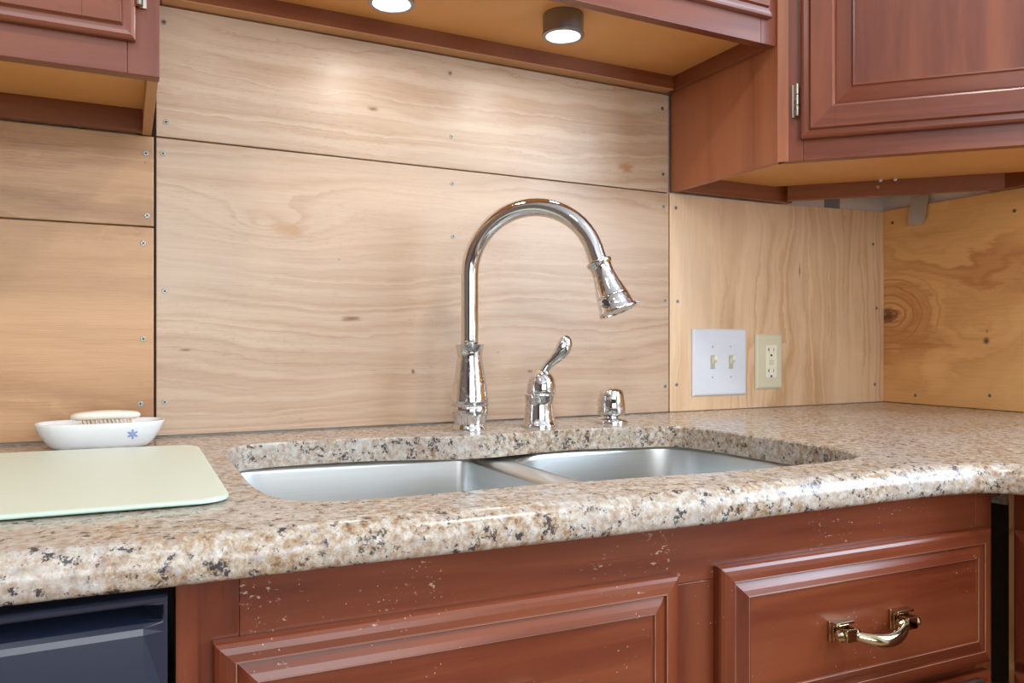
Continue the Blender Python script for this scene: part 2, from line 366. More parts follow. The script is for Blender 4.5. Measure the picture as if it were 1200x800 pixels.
# added dark strips stand in for the shade in the seams, then the plywood sheets with their screws
M['seam_shade'] = plain('dark_seam_shade', (0.05, 0.03, 0.02), 0.8)
obj('seam_shade', MB().box((.020, .0085, .915), (.060, .0128, 1.57)), M['seam_shade'], wall_back)
obj('seam_shade', MB().box((.990, .0085, .915), (1.030, .0128, 1.37)), M['seam_shade'], wall_back)
smb = MB()
smb.lathe([(.0042, 0), (.0042, .0004), (.0036, .0009)], axis=(0, -1, 0), n=14)
for ang in (0.5, 0.5 + math.pi / 2):
    cx, sx = math.cos(ang), math.sin(ang)
    q = [(-.0026, -.0006), (.0026, -.0006), (.0026, .0006), (-.0026, .0006)]
    i = [smb.pt((u * cx - v * sx, -.00097, u * sx + v * cx)) for u, v in q]; smb.face(i, 1)
proto = [None]
def screws(parent, pts, face='y', mat='screw'):
    for p in pts:
        if proto[0] is None:
            o = obj('screw', smb, [M['screw'], M['slot']], None); proto[0] = o
            o.parent = parent; o.location = Vector(p) - wloc(parent)
        else: o = clone(proto[0], 'screw', p, parent)
        o.rotation_euler = (0, random.random() * 1.5, 0) if face == 'y' else (0, 0, -math.pi / 2)
random.seed(4)
T = .0125
def panel(poly, mat, label, axis='y', parent=wall_back):
    mb = MB()
    if axis == 'y': mb.loops([[(x, 0, z) for x, z in poly], [(x, T, z) for x, z in poly]])
    else: mb.loops([[(1.665, y, z) for y, z in poly], [(1.665 + T, y, z) for y, z in poly]])
    o = obj('plywood_panel', mb, mat, parent, bevel=.0012, seg=2); o['label'] = label
    return o
p = panel([(.0425, 1.3722), (1.0085, 1.3695), (1.0085, 1.560), (1.003, 1.5715), (.0425, 1.5715)], M['ply_top'], 'pale plywood strip under the bridge cabinet')
screws(p, [(.0532, 0, 1.5467), (.0562, 0, 1.3948), (.5223, 0, 1.5413), (.5248, 0, 1.4283), (.9928, 0, 1.5419), (.9949, 0, 1.4065)])
p = panel([(.0425, .9165), (1.0095, .9155), (1.0095, 1.3675), (.0425, 1.3702)], M['ply_main'], 'large pale plywood sheet behind the faucet')
screws(p, [(.052, 0, 1.3462), (.0544, 0, 1.1369), (.0544, 0, .9677), (.5264, 0, 1.3442), (.5281, 0, 1.2492), (.996, 0, 1.3396), (1.0004, 0, 1.1458), (1.0004, 0, .9683)])
p = panel([(-1.1, 1.2350), (.0393, 1.2343), (.0393, 1.3705), (-1.1, 1.3705)], M['ply_left_top'], 'tan plywood strip under the upper cabinet')
screws(p, [(.0285, 0, 1.3443), (.0302, 0, 1.2503), (-.30, 0, 1.345), (-.30, 0, 1.25)])
p = panel([(-1.1, .9185), (.0393, .9165), (.0393, 1.2325), (-1.1, 1.2332)], M['ply_left'], 'tan plywood sheet behind the soap dish')
screws(p, [(.025, 0, 1.2081), (.025, 0, 1.0639), (.0209, 0, .9663), (-.30, 0, 1.20), (-.30, 0, .97)])
p = panel([(1.0125, .9148), (1.6645, .9148), (1.6645, 1.3793), (1.31, 1.3703), (1.0125, 1.3690)], M['ply_vert'], 'plywood sheet with upright grain behind the wall plates')
screws(p, [(1.028, 0, 1.3395), (1.0324, 0, 1.1448), (1.0302, 0, .9712), (1.6256, 0, 1.2978), (1.6377, 0, 1.1427), (1.6317, 0, .9579)])
p = panel([(T, .9148), (T, 1.381), (-1.2, 1.3785), (-1.2, .9148)], M['ply_orange'], 'orange plywood sheet with a dark knot', 'x', wall_right)
screws(p, [(1.665, -.0238, 1.3491), (1.665, -.3121, 1.3341), (1.665, -.26, .945), (1.665, -.085, .935)], 'x')

# ------------------------------------------------------------------ granite countertop and sink
ZT, ZH, ZBOT = .914, .884, .879
def smooth_closed(pts, n=6):
    out = []; N = len(pts)
    for i in range(N):
        p0, p1, p2, p3 = (Vector(pts[(i + k - 1) % N]) for k in range(4))
        for k in range(n):
            t = k / n
            out.append(0.5 * ((2*p1) + (p2-p0)*t + (2*p0-5*p1+4*p2-p3)*t*t + (3*p1-p0-3*p2+p3)*t**3))
    return out
HOLE = [(.124,-.205),(.136,-.168),(.166,-.146),(.215,-.140),(.290,-.143),(.345,-.152),(.400,-.170),(.453,-.190),(.510,-.197),(.575,-.188),(.650,-.180),(.720,-.188),(.790,-.204),(.836,-.216),(.858,-.238),(.866,-.275),(.871,-.320),(.873,-.380),(.874,-.441),(.873,-.505),(.865,-.560),(.845,-.600),(.808,-.620),(.750,-.6255),(.660,-.6265),(.570,-.621),(.480,-.612),(.380,-.602),(.270,-.600),(.200,-.597),(.160,-.586),(.132,-.560),(.120,-.515),(.116,-.450),(.1165,-.355),(.118,-.265)]
hole = smooth_closed(HOLE, 4)
front = [(-1.1,-.672),(-.6,-.674),(-.3,-.676),(-.075,-.677),(.03,-.682),(.154,-.686),(.30,-.694),(.478,-.703),(.587,-.7055),(.71,-.7075),(.80,-.710),(.855,-.714),(.894,-.7205),(.915,-.7285),(.930,-.741),(.940,-.757),(.947,-.78),(.952,-.82),(.955,-.90),(.957,-1.05),(.957,-1.2)]
def densify(pts, n=4):
    P = [Vector(q) for q in pts]; out = []
    for i in range(len(P) - 1):
        p0 = P[max(i-1, 0)]; p1 = P[i]; p2 = P[i+1]; p3 = P[min(i+2, len(P)-1)]
        for k in range(n):
            t = k / n
            out.append(0.5 * ((2*p1) + (p2-p0)*t + (2*p0-5*p1+4*p2-p3)*t*t + (3*p1-p0-3*p2+p3)*t**3))
    out.append(P[-1]); return out
fr = densify(front, 4)
nf = len(fr)
def front_normals(P):
    N = []
    for i in range(len(P)):
        t = (P[min(i+1, len(P)-1)] - P[max(i-1, 0)]).normalized()
        N.append(Vector((-t.y, t.x)))       # into the slab
    return N
nn = front_normals(fr)
RR = .020
prof = [(RR * (1 - math.sin(a)), ZT - RR * (1 - math.cos(a))) for a in [math.pi/2 * k / 8 for k in range(9)]]
prof += [(0, .888)] + [(.007 * (1 - math.cos(a)), ZBOT + .007 * (1 - math.sin(a))) for a in [math.pi/2 * k / 4 for k in range(1, 5)]]
mb = MB()
rows = [[mb.pt((*(p + n_ * d), z)) for p, n_ in zip(fr, nn)] for d, z in prof]
for r in range(len(rows) - 1):
    for k in range(nf - 1): mb.face((rows[r][k], rows[r][k+1], rows[r+1][k+1], rows[r+1][k]))
back = [(1.6645, -1.2), (1.6645, -.0003), (-1.1, -.0003)]
# top face
hc = sum(hole, Vector((0, 0))) / len(hole)
hin = [h - (h - hc).normalized() * -0.0025 for h in hole]
def cap(z, rowidx, hl, hz):
    ob = [mb.pt((*b, z)) for b in back]
    hi = [mb.pt((*h, hz)) for h in hl]
    outer = rows[rowidx] + ob
    o3 = [Vector((mb.v[i][0], mb.v[i][1], 0)) for i in outer]; h3 = [Vector((mb.v[i][0], mb.v[i][1], 0)) for i in hi]
    ids = outer + hi
    for t in tessellate_polygon([o3, h3]): mb.face([ids[q] for q in t])
    return ob, hi
ob1, hi1 = cap(ZT, 0, hin, ZT)
ob2, hi2 = cap(ZBOT, len(rows) - 1, hole, ZBOT)
hi1b = [mb.pt((*h, ZT - .0025)) for h in hole]
N = len(hole)
for k in range(N):
    k2 = (k + 1) % N
    mb.face((hi1[k], hi1[k2], hi1b[k2], hi1b[k])); mb.face((hi1b[k], hi1b[k2], hi2[k2], hi2[k]))
for k in range(2): mb.face((ob1[k], ob1[k+1], ob2[k+1], ob2[k]))
c1 = [r[-1] for r in rows]; mb.face(c1 + [ob2[0], ob1[0]]); c0 = [r[0] for r in rows]; mb.face(c0 + [ob2[2], ob1[2]])
ctop = obj('granite_countertop', mb, M['granite'], smooth=True, angle=30)
setp(ctop, 'polished cream and brown speckled granite countertop with a sink cutout', 'countertop')

def rrect(x0, x1, y0, y1, r, n=8):
    if not isinstance(r, (list, tuple)): r = [r] * 4
    pts = []
    for (cx, cy, a0, rr) in ((x1 - r[0], y1 - r[0], 0, r[0]), (x0 + r[1], y1 - r[1], 90, r[1]), (x0 + r[2], y0 + r[2], 180, r[2]), (x1 - r[3], y0 + r[3], 270, r[3])):
        for k in range(n + 1):
            a = math.radians(a0 + 90 * k / n); pts.append((cx + rr * math.cos(a), cy + rr * math.sin(a)))
    return pts
t = thing('double_bowl_sink', (.49, -.38, .66), 'brushed stainless double bowl sink set under the granite', 'sink')
def bowl(x0, x1, y0, y1, rad, divx, depth):
    # divider side sits lower than the rim
    zr = ZBOT - .0008
    def ztop(x): return zr - .006 * max(0, min(1, 1 - abs(x - divx) / .05)) ** .6
    L = []
    for off, dz in ((.010, 0), (.004, -.0008), (.001, -.004), (0, -.010)):
        rr = [q + off for q in rad]
        L.append([(x, y, ztop(x) + dz) for x, y in rrect(x0 - off, x1 + off, y0 - off, y1 + off, rr)])
    for k in range(7):
        a = math.pi / 2 * k / 6; ins = .035 * (1 - math.cos(a)) + .004; z = zr - depth + .035 * (1 - math.sin(a))
        L.append([(x, y, z) for x, y in rrect(x0 + ins, x1 - ins, y0 + ins, y1 - ins, [max(.012, q - ins * .3) for q in rad])])
    L.append([(x, y, zr - depth - .002) for x, y in rrect(x0 + .12, x1 - .12, y0 + .18, y1 - .18, .02)])
    return MB().loops(L, False, True)
obj('bowl', bowl(.108, .503, -.632, -.126, [.022, .07, .07, .03], .503, .20), M['steel'], t, True, angle=180)
obj('bowl', bowl(.553, .886, -.640, -.178, [.07, .055, .055, .07], .553, .19), M['steel'], t, True, angle=180)
mb = MB()
L = []
for x, z in ((.506, -.0095), (.510, -.0068), (.515, -.0058), (.522, -.0058), (.535, -.0060), (.545, -.0066), (.551, -.0090)):
    L.append([(x, -.640 + k * .0522, ZBOT + z + 0) for k in range(11)])
mb.loops(L, False, False, cyc=False)
obj('divider', mb, M['steel'], t, True, angle=180)
ar = [(.608 + .0655 * math.cos(math.radians(a_)), -.233 + .0655 * math.sin(math.radians(a_))) for a_ in range(180, 89, -9)]
def zdeck(x): return ZBOT - .0008 - .006 * max(0, min(1, 1 - abs(x - .553) / .05)) ** .6 - .0003
mb = MB()
lo_ = [mb.pt((x, y, zdeck(x))) for x, y in ar]; hi_ = [mb.pt((x, -.118, zdeck(x))) for x, y in ar]
for k in range(len(ar) - 1): mb.face((lo_[k], lo_[k+1], hi_[k+1], hi_[k]))
obj('deck', mb, M['steel'], t, True, angle=180)
for x, y, z in ((.30, -.38, ZBOT - .2022), (.72, -.40, ZBOT - .1922)):
    obj('drain', MB().lathe([(.045, .0005), (.044, .003), (.034, .002), (.03, -.004), (.006, -.005), (.005, .006), (.009, .012), (.002, .014)], (x, y, z), c0=False), M['chrome'], t, True)

# ------------------------------------------------------------------ faucet, lever, dispenser
RV = Vector((math.cos(YAW), -math.sin(YAW), 0))
fb = Vector((.5095, -.118, ZT))
t = thing('kitchen_faucet', fb, 'tall chrome gooseneck kitchen faucet behind the sink', 'faucet')
obj('base', MB().lathe([(0.0278, 0.0000), (0.0284, 0.0020), (0.0278, 0.0055), (0.0257, 0.0080), (0.0254, 0.0120), (0.0278, 0.0200), (0.0302, 0.0300), (0.0315, 0.0390), (0.0305, 0.0398), (0.0305, 0.0408), (0.0315, 0.0416), (0.0311, 0.0500), (0.0286, 0.0700), (0.0254, 0.0900), (0.0225, 0.1080), (0.0210, 0.1180), (0.0208, 0.1230), (0.0218, 0.1320), (0.0238, 0.1400), (0.0242, 0.1412), (0.0228, 0.1415), (0.0170, 0.1380)], fb, n=48), M['chrome_spot'], t, True, angle=60)
RVS = RV * math.cos(math.radians(22)) - Vector((math.sin(YAW), math.cos(YAW), 0)) * math.sin(math.radians(22))
path = []
zs = 1.170
Rx, Rz = .1090, .1045
for k in range(9): path.append(fb + Vector((0, 0, .136 + (zs - ZT - .136) * k / 9)))
for k in range(29):
    a = math.radians(180 - (180 - 13) * k / 28)
    path.append(Vector((fb.x, fb.y, zs)) + RVS * (Rx + Rx * math.cos(a)) + Vector((0, 0, Rz * math.sin(a))))
hd = (RVS * math.sin(math.radians(22)) + Vector((0, 0, -math.cos(math.radians(22))))).normalized()
e = path[-1]; path.append(e + hd * .008); path.append(e + hd * .016)
obj('spout', MB().sweep(path, .0145, 28, up=RVS), M['chrome'], t, True, angle=180)
h0 = e + hd * .010
head = obj('spray_head', MB().lathe([(.0150, 0), (.0198, .001), (.0206, .0035), (.0198, .006), (.0176, .008), (.0170, .014), (.0176, .024), (.0196, .036), (.0226, .049), (.0246, .057), (.0250, .0578), (.0244, .0586), (.0244, .0594), (.0254, .0602), (.0266, .070), (.0276, .077), (.0302, .081), (.0306, .0835), (.0298, .0850), (.0262, .0845), (.0250, .081)], h0, hd, 48, c0=True, c1=True), M['chrome_spot'], t, True, angle=50)
obj('spray_face', MB().lathe([(.0246, .0815), (.023, .083), (.010, .0832)], h0, hd, 32), M['steel'], head, True)
cn = (Vector(CAMP) - h0); cn = (cn - hd * cn.dot(hd)).normalized()
sd = hd.cross(cn)
bn = (cn * .90 + (RVS - hd * RVS.dot(hd)).normalized() * -.42).normalized()
bo = h0 + hd * .069 + bn * .0245
obj('spray_button', MB().lathe([(.0075, 0), (.0075, .003), (.006, .0042), (.0045, .0030)], bo, bn, 20), M['darkmetal'], head, True)
pc = h0 + hd * .0815 + (RVS - hd * RVS.dot(hd)).normalized() * .0315
obj('pause_tab', MB().box(tuple(pc - Vector((.0035, .003, .0014))), tuple(pc + Vector((.0035, .003, .0014)))), M['darkmetal'], head, bevel=.0008)

hb = Vector((.640, -.118, ZT))
t = thing('faucet_handle', hb, 'chrome single lever faucet handle between the spout and soap pump', 'faucet handle')
obj('base', MB().lathe([(0.0309, 0.0000), (0.0314, 0.0030), (0.0300, 0.0060), (0.0280, 0.0090), (0.0267, 0.0150), (0.0253, 0.0260), (0.0242, 0.0380), (0.0246, 0.0490), (0.0260, 0.0535), (0.0264, 0.0555), (0.0252, 0.0570)], hb, n=40), M['chrome_spot'], t, True, angle=60)
obj('dome', MB().lathe([(0.0249, 0.0565), (0.0253, 0.0600), (0.0253, 0.0680), (0.0242, 0.0760), (0.0217, 0.0840), (0.0177, 0.0905), (0.0125, 0.0950), (0.0057, 0.0975), (0.0011, 0.0980)], hb, (.05, -.02, 1), n=40), M['chrome_spot'], t, True, angle=180)
lv = []; lr = []
for lat, h, r1, r2 in ((.002, .084, .0090, .0095), (.007, .094, .0084, .0088), (.013, .104, .0076, .0082), (.021, .112, .0074, .0088), (.030, .1195, .0082, .0108), (.0375, .1275, .0094, .0130), (.0425, .136, .0100, .0142), (.0450, .1445, .0094, .0136), (.0460, .151, .0074, .0108), (.0462, .1555, .0044, .0064), (.0462, .157, .0010, .0016)):
    lv.append(hb + RV * lat + Vector((0, 0, h))); lr.append((r1, r2))
obj('lever', MB().sweep(lv, lr, 20, up=(0, -1, 0)), M['chrome_spot'], t, True, angle=180)
obj('index_cap', MB().lathe([(.0042, 0), (.0040, .0015), (.0025, .0022)], hb + RV * .0075 + Vector((-.004, -.0105, .0890)), (-.25, -1, .35), 16), M['darkmetal'], t, True)

sb = Vector((.789, -.117, ZT))
t = thing('soap_dispenser', sb, 'small chrome soap dispenser head at the right end of the sink', 'soap dispenser')
obj('flange', MB().lathe([(0.0307, 0.0000), (0.0310, 0.0030), (0.0292, 0.0060), (0.0212, 0.0078), (0.0133, 0.0085), (0.0117, 0.0120), (0.0117, 0.0160)], sb, n=36), M['chrome_spot'], t, True, angle=60)
obj('pump_head', MB().lathe([(0.0119, 0.0100), (0.0226, 0.0145), (0.0255, 0.0165), (0.0260, 0.0200), (0.0255, 0.0340), (0.0240, 0.0480), (0.0221, 0.0560), (0.0186, 0.0605), (0.0113, 0.0628), (0.0023, 0.0635)], sb, n=36), M['chrome_spot'], t, True, angle=60)
nd = Vector((-.42, -.90, -.10)).normalized()
nz = obj('nozzle', MB().lathe([(.0058, 0), (.0062, .008), (.0058, .0105), (.0042, .0108)], sb + Vector((0, 0, .0425)) + nd * .015, nd, 20), M['chrome'], t, True, angle=50)
obj('opening', MB().lathe([(.0043, .0), (.0042, .0008)], sb + Vector((0, 0, .0425)) + nd * .0253, nd, 16), M['slot'], nz)

# ------------------------------------------------------------------ things on the counter
t = thing('cutting_board', (-.17, -.34, ZT), 'pale green glass cutting board with rounded corners on the granite', 'cutting board')
BQ = [Vector(q) for q in ((.089, -.156), (-.42, -.112), (-.42, -.545), (.086, -.566))]
def rquad(ins, rad, n=8):
    pts = []
    for k in range(4):
        p0, p1, p2 = BQ[k - 1], BQ[k], BQ[(k + 1) % 4]
        a = (p0 - p1).normalized(); b = (p2 - p1).normalized()
        c_ = p1 + (a + b) * (ins + rad)
        p1i = p1 + (a + b) * ins
        s0, s1 = p1i + a * rad, p1i + b * rad
        for i_ in range(n + 1):
            q = i_ / n; pts.append(s0 * (1 - q) ** 2 + p1i * 2 * q * (1 - q) + s1 * q * q)
    return pts
R = lambda x, y: (.089 + x, -.156 + y)
L = []
for ins, z in ((.0010, .0020), (0, .0026), (0, .0050), (.0010, .0058)):
    L.append([(*q, ZT + z) for q in rquad(ins, .034)])
obj('glass_edge', MB().loops(L, True, False), M['glassedge'], t, True, angle=60)
L = [[(*q, ZT + .0058) for q in rquad(.001, .034)], [(*q, ZT + .0061) for q in rquad(.004, .032)]]
obj('top_surface', MB().loops(L, False, True), M['glassboard'], t)
for x, y in ((-.03, -.03), (-.48, -.03), (-.03, -.383), (-.48, -.383)):
    obj('foot', MB().lathe([(.006, 0), (.006, .0022)], (*R(x, y), ZT), n=14), M['white'], t)

dc = Vector((-.029, -.083, ZT))
t = thing('soap_dish', dc, 'white oval ceramic soap dish with a small blue flower', 'soap dish')
def ell(a, b, z, n=64, pw=3.0, flute=0):
    pts = []
    for k in range(n):
        th = 2 * math.pi * k / n; c_, s_ = math.cos(th), math.sin(th)
        x = a * math.copysign(abs(c_) ** (2 / pw), c_); y = b * math.copysign(abs(s_) ** (2 / pw), s_)
        g = 1 + flute * math.sin(th * 26) * max(0, abs(c_) - .55)
        pts.append((dc.x + x * g, dc.y + y * g, dc.z + z))
    return pts
DP = [(.054, .025, 0, 0), (.0585, .0275, .0012, 0), (.0635, .031, .006, .010), (.0695, .0355, .014, .014), (.0745, .0388, .022, .014), (.0775, .041, .029, .006), (.0795, .0425, .0345, 0), (.0795, .0424, .0356, 0), (.0780, .0410, .0360, 0), (.0755, .0390, .033, 0), (.071, .036, .025, 0), (.064, .031, .016, 0), (.055, .025, .0105, 0), (.02, .008, .0095, 0)]
obj('bowl', MB().loops([ell(a, b, z, flute=f) for a, b, z, f in DP], True, True), M['ceramic'], t, True, angle=180)
def dsurf(x, z):   # a point on the dish's outer front
    for i in range(len(DP) - 1):
        if DP[i][2] <= z <= DP[i+1][2]:
            k = (z - DP[i][2]) / (DP[i+1][2] - DP[i][2] + 1e-9)
            a = DP[i][0] + (DP[i+1][0] - DP[i][0]) * k; b = DP[i][1] + (DP[i+1][1] - DP[i][1]) * k; break
    y = -b * max(0, 1 - (abs(x) / a) ** 3.0) ** (1 / 3.0)
    return (dc.x + x, dc.y + y - .0005, dc.z + z)
mb = MB()
fx, fz = .0385, .0195
for k in range(6):
    th = math.pi / 6 + k * math.pi / 3
    for j in range(3):
        q = []
        for rr, wv in ((.0008 + j * .0021, .0006 + .0009 * math.sin(math.pi * j / 3)), (.0008 + (j + 1) * .0021, .0006 + .0009 * math.sin(math.pi * (j + 1) / 3))):
            q.append((rr, wv))
        ptsf = [(q[0][0], -q[0][1]), (q[1][0], -q[1][1]), (q[1][0], q[1][1]), (q[0][0], q[0][1])]
        mb.face([mb.pt(dsurf(fx + r_ * math.cos(th) - w_ * math.sin(th), fz + r_ * math.sin(th) + w_ * math.cos(th))) for r_, w_ in ptsf])
o = obj('flower_motif', mb, M['blue'], t); o['label'] = 'blue six petal flower'

bc = Vector((-.0235, -.083, ZT + .0430))
t = thing('nail_brush', (bc.x, bc.y, ZT + .011), 'cream nail brush lying bristles down in the soap dish', 'brush')
L = []
for s_, z in ((.86, -.0045), (.96, -.0030), (1.0, .0), (.985, .0025), (.93, .0045), (.80, .0058), (.5, .0066), (.1, .0068)):
    L.append([(bc.x + .0435 * s_ * math.copysign(abs(math.cos(q)) ** .75, math.cos(q)), bc.y + .0165 * s_ * math.copysign(abs(math.sin(q)) ** .75, math.sin(q)), bc.z + z + .0012 * math.cos(math.pi * .5 * math.cos(q)) - .0004) for q in [2 * math.pi * k / 48 for k in range(48)]])
obj('body', MB().loops(L), M['brushbody'], t, True, angle=180)
mb = MB(); random.seed(2)
for i in range(13):
    for j in range(4):
        x0 = bc.x - .030 + i * .0050; y0 = bc.y - .011 + j * .0073; 
        if i > 11: x0 -= .002
        for k in range(3):
            dx = .004 + i * .0006 + random.uniform(-.002, .002); dy = random.uniform(-.0015, .0015) + (j - 1.5) * .001
            mb.sweep([(x0 + random.uniform(-.0008, .0008), y0 + random.uniform(-.0008, .0008), bc.z - .003), (x0 + dx, y0 + dy, ZT + .0135 + .4 * abs(x0 + dx - dc.x) ** 1.6)], .00055, 5)
setp(obj('bristles', mb, M['bristle'], t), kind='stuff')

# ------------------------------------------------------------------ cabinets: shared builders
def front_panel(parent, name, xf, u0, u1, z0, z1, steps, mats, center=1):
    """nested rectangular loops: (inset, height); level-grain for top and bottom runs, upright for the sides"""
    mb = MB(xf); L = []
    for ins, h in steps: L.append([(u0 + ins, h, z0 + ins), (u1 - ins, h, z0 + ins), (u1 - ins, h, z1 - ins), (u0 + ins, h, z1 - ins)])
    worn = [i for i in range(len(steps) - 1) if len(mats) > 2 and steps[i] in ((.0160, .0146), (.0318, .0170))]
    mb.loops(L, True, True, ms=lambda r, k: 2 if r in worn else (1 if k in (0, 2) else 0))
    mb.m[-1] = center; mb.m[-2] = center
    return obj(name, mb, mats, parent, bevel=.0006, seg=2)
LIP = [(0, 0), (0, .0085), (.0015, .0108), (.0045, .0122), (.0085, .0128), (.0128, .0130), (.0140, .0155), (.0150, .0185)]
def frame_door(parent, xf, u0, u1, z0, z1, mats, stile=.054):
    mb = MB(xf); L = []
    steps = LIP + [(stile - .005, .0185), (stile - .002, .0175), (stile, .014), (stile + .001, .006)]
    for ins, h in steps: L.append([(u0 + ins, h, z0 + ins), (u1 - ins, h, z0 + ins), (u1 - ins, h, z1 - ins), (u0 + ins, h, z1 - ins)])
    mb.loops(L, True, False, ms=lambda r, k: 1 if k in (0, 2) else 0)
    d = obj('door', mb, mats, parent, bevel=.0005, seg=2)
    # butt joints between rails and stiles
    for uu in (u0 + stile, u1 - stile):
        for za, zb in ((z0 + .0155, z0 + stile - .005), (z1 - stile + .005, z1 - .0155)):
            obj('joint_line', MB(xf).box((uu - .00025, .0184, za), (uu + .00025, .01862, zb)), M['joint'], d)
    a = stile
    front_panel(d, 'raised_panel', xf, u0 + a, u1 - a, z0 + a, z1 - a, [(0, .003), (0, .0075), (.003, .0085), (.0245, .0135), (.0262, .0140), (.0268, .0165), (.030, .017)], mats, 0)
    return d
def hinge(parent, xf, u, z, h=.053, side=-1):
    mb = MB(xf)
    for k in range(3):
        za = z - h/2 + k * h/3 + .0005; zb = za + h/3 - .001
        L = []
        for zz in (za, zb): L.append([(u + .0042 * math.cos(q), .0075 + .0042 * math.sin(q), zz) for q in [2*math.pi*i/12 for i in range(12)]])
        mb.loops(L)
    mb.box((u + side * .0005, .0005, z - h/2), (u + side * .0080, .0022, z + h/2))
    return obj('hinge', mb, M['nickel'], parent, bevel=.0004)
def pull(parent, xf, uc, zc, span=.095):
    """bail pull: two square posts with stepped feet and a swelling grip between them"""
    h = None
    n = 18; path = []; rad = []
    for k in range(n + 1):
        q = k / n; u = uc - span/2 + .006 + (span - .012) * q; b = math.sin(math.pi * q)
        path.append((u, .0165 + .0125 * b ** .8, zc - .0005 - .0075 * b)); rad.append(.0042 + .0032 * b)
    m2 = MB(); m2.sweep([Vector(xf(*p_)) for p_ in path], rad, 14)
    h = obj('handle_grip', m2, M['brass'], parent, True, angle=180)
    for s_ in (-1, 1):
        g = MB(xf)
        u = uc + s_ * span / 2
        g.box((u - .0135, 0, zc - .0100), (u + .0135, .0035, zc + .0125))
        g.box((u - .0115, .0035, zc - .0080), (u + .0115, .0070, zc + .0105))
        g.box((u - .0130, .0020, zc + .0095), (u + .0130, .0125, zc + .0125))
        g.box((u - .0075, .0070, zc - .0060), (u + .0075, .0215, zc + .0075))
        for uu in (u - s_ * .0110, u + s_ * .0110):
            L = []
            for a_ in range(7):
                lat = -math.pi/2 + math.pi * a_ / 6; r_ = .0062 * math.cos(lat) + .0001
                L.append([(uu + .0062 * math.sin(lat), .0150 + r_ * math.cos(q), zc + r_ * math.sin(q)) for q in [2*math.pi*i/12 for i in range(12)]])
            g.loops(L)
        obj('handle_post', g, M['brass'], parent, bevel=.0008)
    return h

ZU, ZTOP = 1.3715, 2.13
# --- upper cabinet left of the sink
t = thing('wall_cabinet', (-.36, -.145, ZU), 'cherry wall cabinet above the soap dish with its underside showing', 'cabinet')
x0, x1, yf = -.86, .0370, -.288
obj('side_panel', MB().box((x1 - .0135, yf + .019, ZU), (x1 - .0010, -.0008, ZTOP)), M['rawedge'], t, bevel=.0006)
obj('side_panel', MB().box((x0, yf + .019, ZU), (x0 + .0125, -.0008, ZTOP)), M['side'], t)
obj('bottom_panel', MB().box((x0 + .0125, yf + .019, 1.405), (x1 - .0135, -.018, 1.417)), M['under'], t)
obj('hanging_rail', MB().box((x0 + .0125, -.0185, ZU + .0005), (x1 - .0137, -.0008, 1.405)), M['under_rail'], t, bevel=.0008)
obj('back_panel', MB().box((x0 + .0125, -.010, 1.417), (x1 - .0135, -.0008, ZTOP)), M['under'], t)
obj('top_panel', MB().box((x0, yf + .019, ZTOP), (x1 - .001, -.0008, ZTOP + .012)), M['side'], t)
obj('stile', MB().box((x1 - .0345, yf, ZU), (x1, yf + .019, ZTOP)), M['cherry_v'], t, bevel=.0008)
obj('stile', MB().box((x0, yf, ZU), (x0 + .038, yf + .019, ZTOP)), M['cherry_v'], t, bevel=.0008)
obj('rail', MB().box((x0 + .0382, yf, ZU), (x1 - .0348, yf + .019, ZU + .045)), M['cherry_h'], t, bevel=.0008)
obj('rail', MB().box((x0 + .0382, yf, ZTOP - .045), (x1 - .0348, yf + .019, ZTOP)), M['cherry_h'], t, bevel=.0008)
xfL = lambda u, n, z: (u, yf - .0008 - n, z)
for a, b in ((-.418, .0110), (-.845, -.424)):
    d = frame_door(t, xfL, a, b, 1.4080, 2.11, [M['cherry_v'], M['cherry_h']])
hinge(t, xfL, .0150, 1.478, .058, 1)
hinge(t, xfL, .0150, 2.03, .058, 1)
# --- bridge cabinet above the sink
ZB = 1.574
t = thing('wall_cabinet', (.52, -.145, ZB), 'short cherry bridge cabinet above the sink holding two round lights', 'cabinet')
x0, x1, yf = .0385, 1.0140, -.2915
obj('side_panel', MB().box((x1 - .0125, yf + .019, ZB), (x1 - .0005, .0120, ZTOP)), M['under_rail'], t, bevel=.0006)
obj('side_panel', MB().box((x0, yf + .019, ZB), (x0 + .012, .0120, ZTOP)), M['under_rail'], t, bevel=.0006)
obj('bottom_panel', MB().box((x0 + .012, yf + .019, 1.602), (x1 - .0125, -.0258, 1.614)), M['under'], t)
r_ = MB(); r_.box((x0 + .012, -.0258, ZB + .0012), (x1 - .0127, .0120, 1.614))
obj('hanging_rail', r_, M['under_rail'], t, bevel=.0008)
obj('rail_edge', MB().box((x0 + .012, -.0262, ZB), (x1 - .0127, .0120, ZB + .0018)), M['rawedge'], t, bevel=.0004)
obj('back_panel', MB().box((x0 + .012, -.010, 1.614), (x1 - .0125, .0120, ZTOP)), M['under'], t)
obj('top_panel', MB().box((x0, yf + .019, ZTOP), (x1 - .0005, .0120, ZTOP + .012)), M['side'], t)
obj('rail', MB().box((x0 + .036, yf, ZB), (x1 - .034, yf + .019, ZB + .05)), M['cherry_h'], t, bevel=.0008)
obj('rail', MB().box((x0 + .036, yf, ZTOP - .045), (x1 - .034, yf + .019, ZTOP)), M['cherry_h'], t, bevel=.0008)
obj('stile', MB().box((x0, yf, ZB), (x0 + .0358, yf + .019, ZTOP)), M['cherry_v'], t, bevel=.0008)
obj('stile', MB().box((x1 - .0338, yf, ZB), (x1, yf + .019, ZTOP)), M['cherry_v'], t, bevel=.0008)
xfB = lambda u, n, z: (u, yf - .0008 - n, z)
for a, b in ((.062, .520), (.526, .9960)): frame_door(t, xfB, a, b, 1.616, 2.11, [M['cherry_v'], M['cherry_h']])
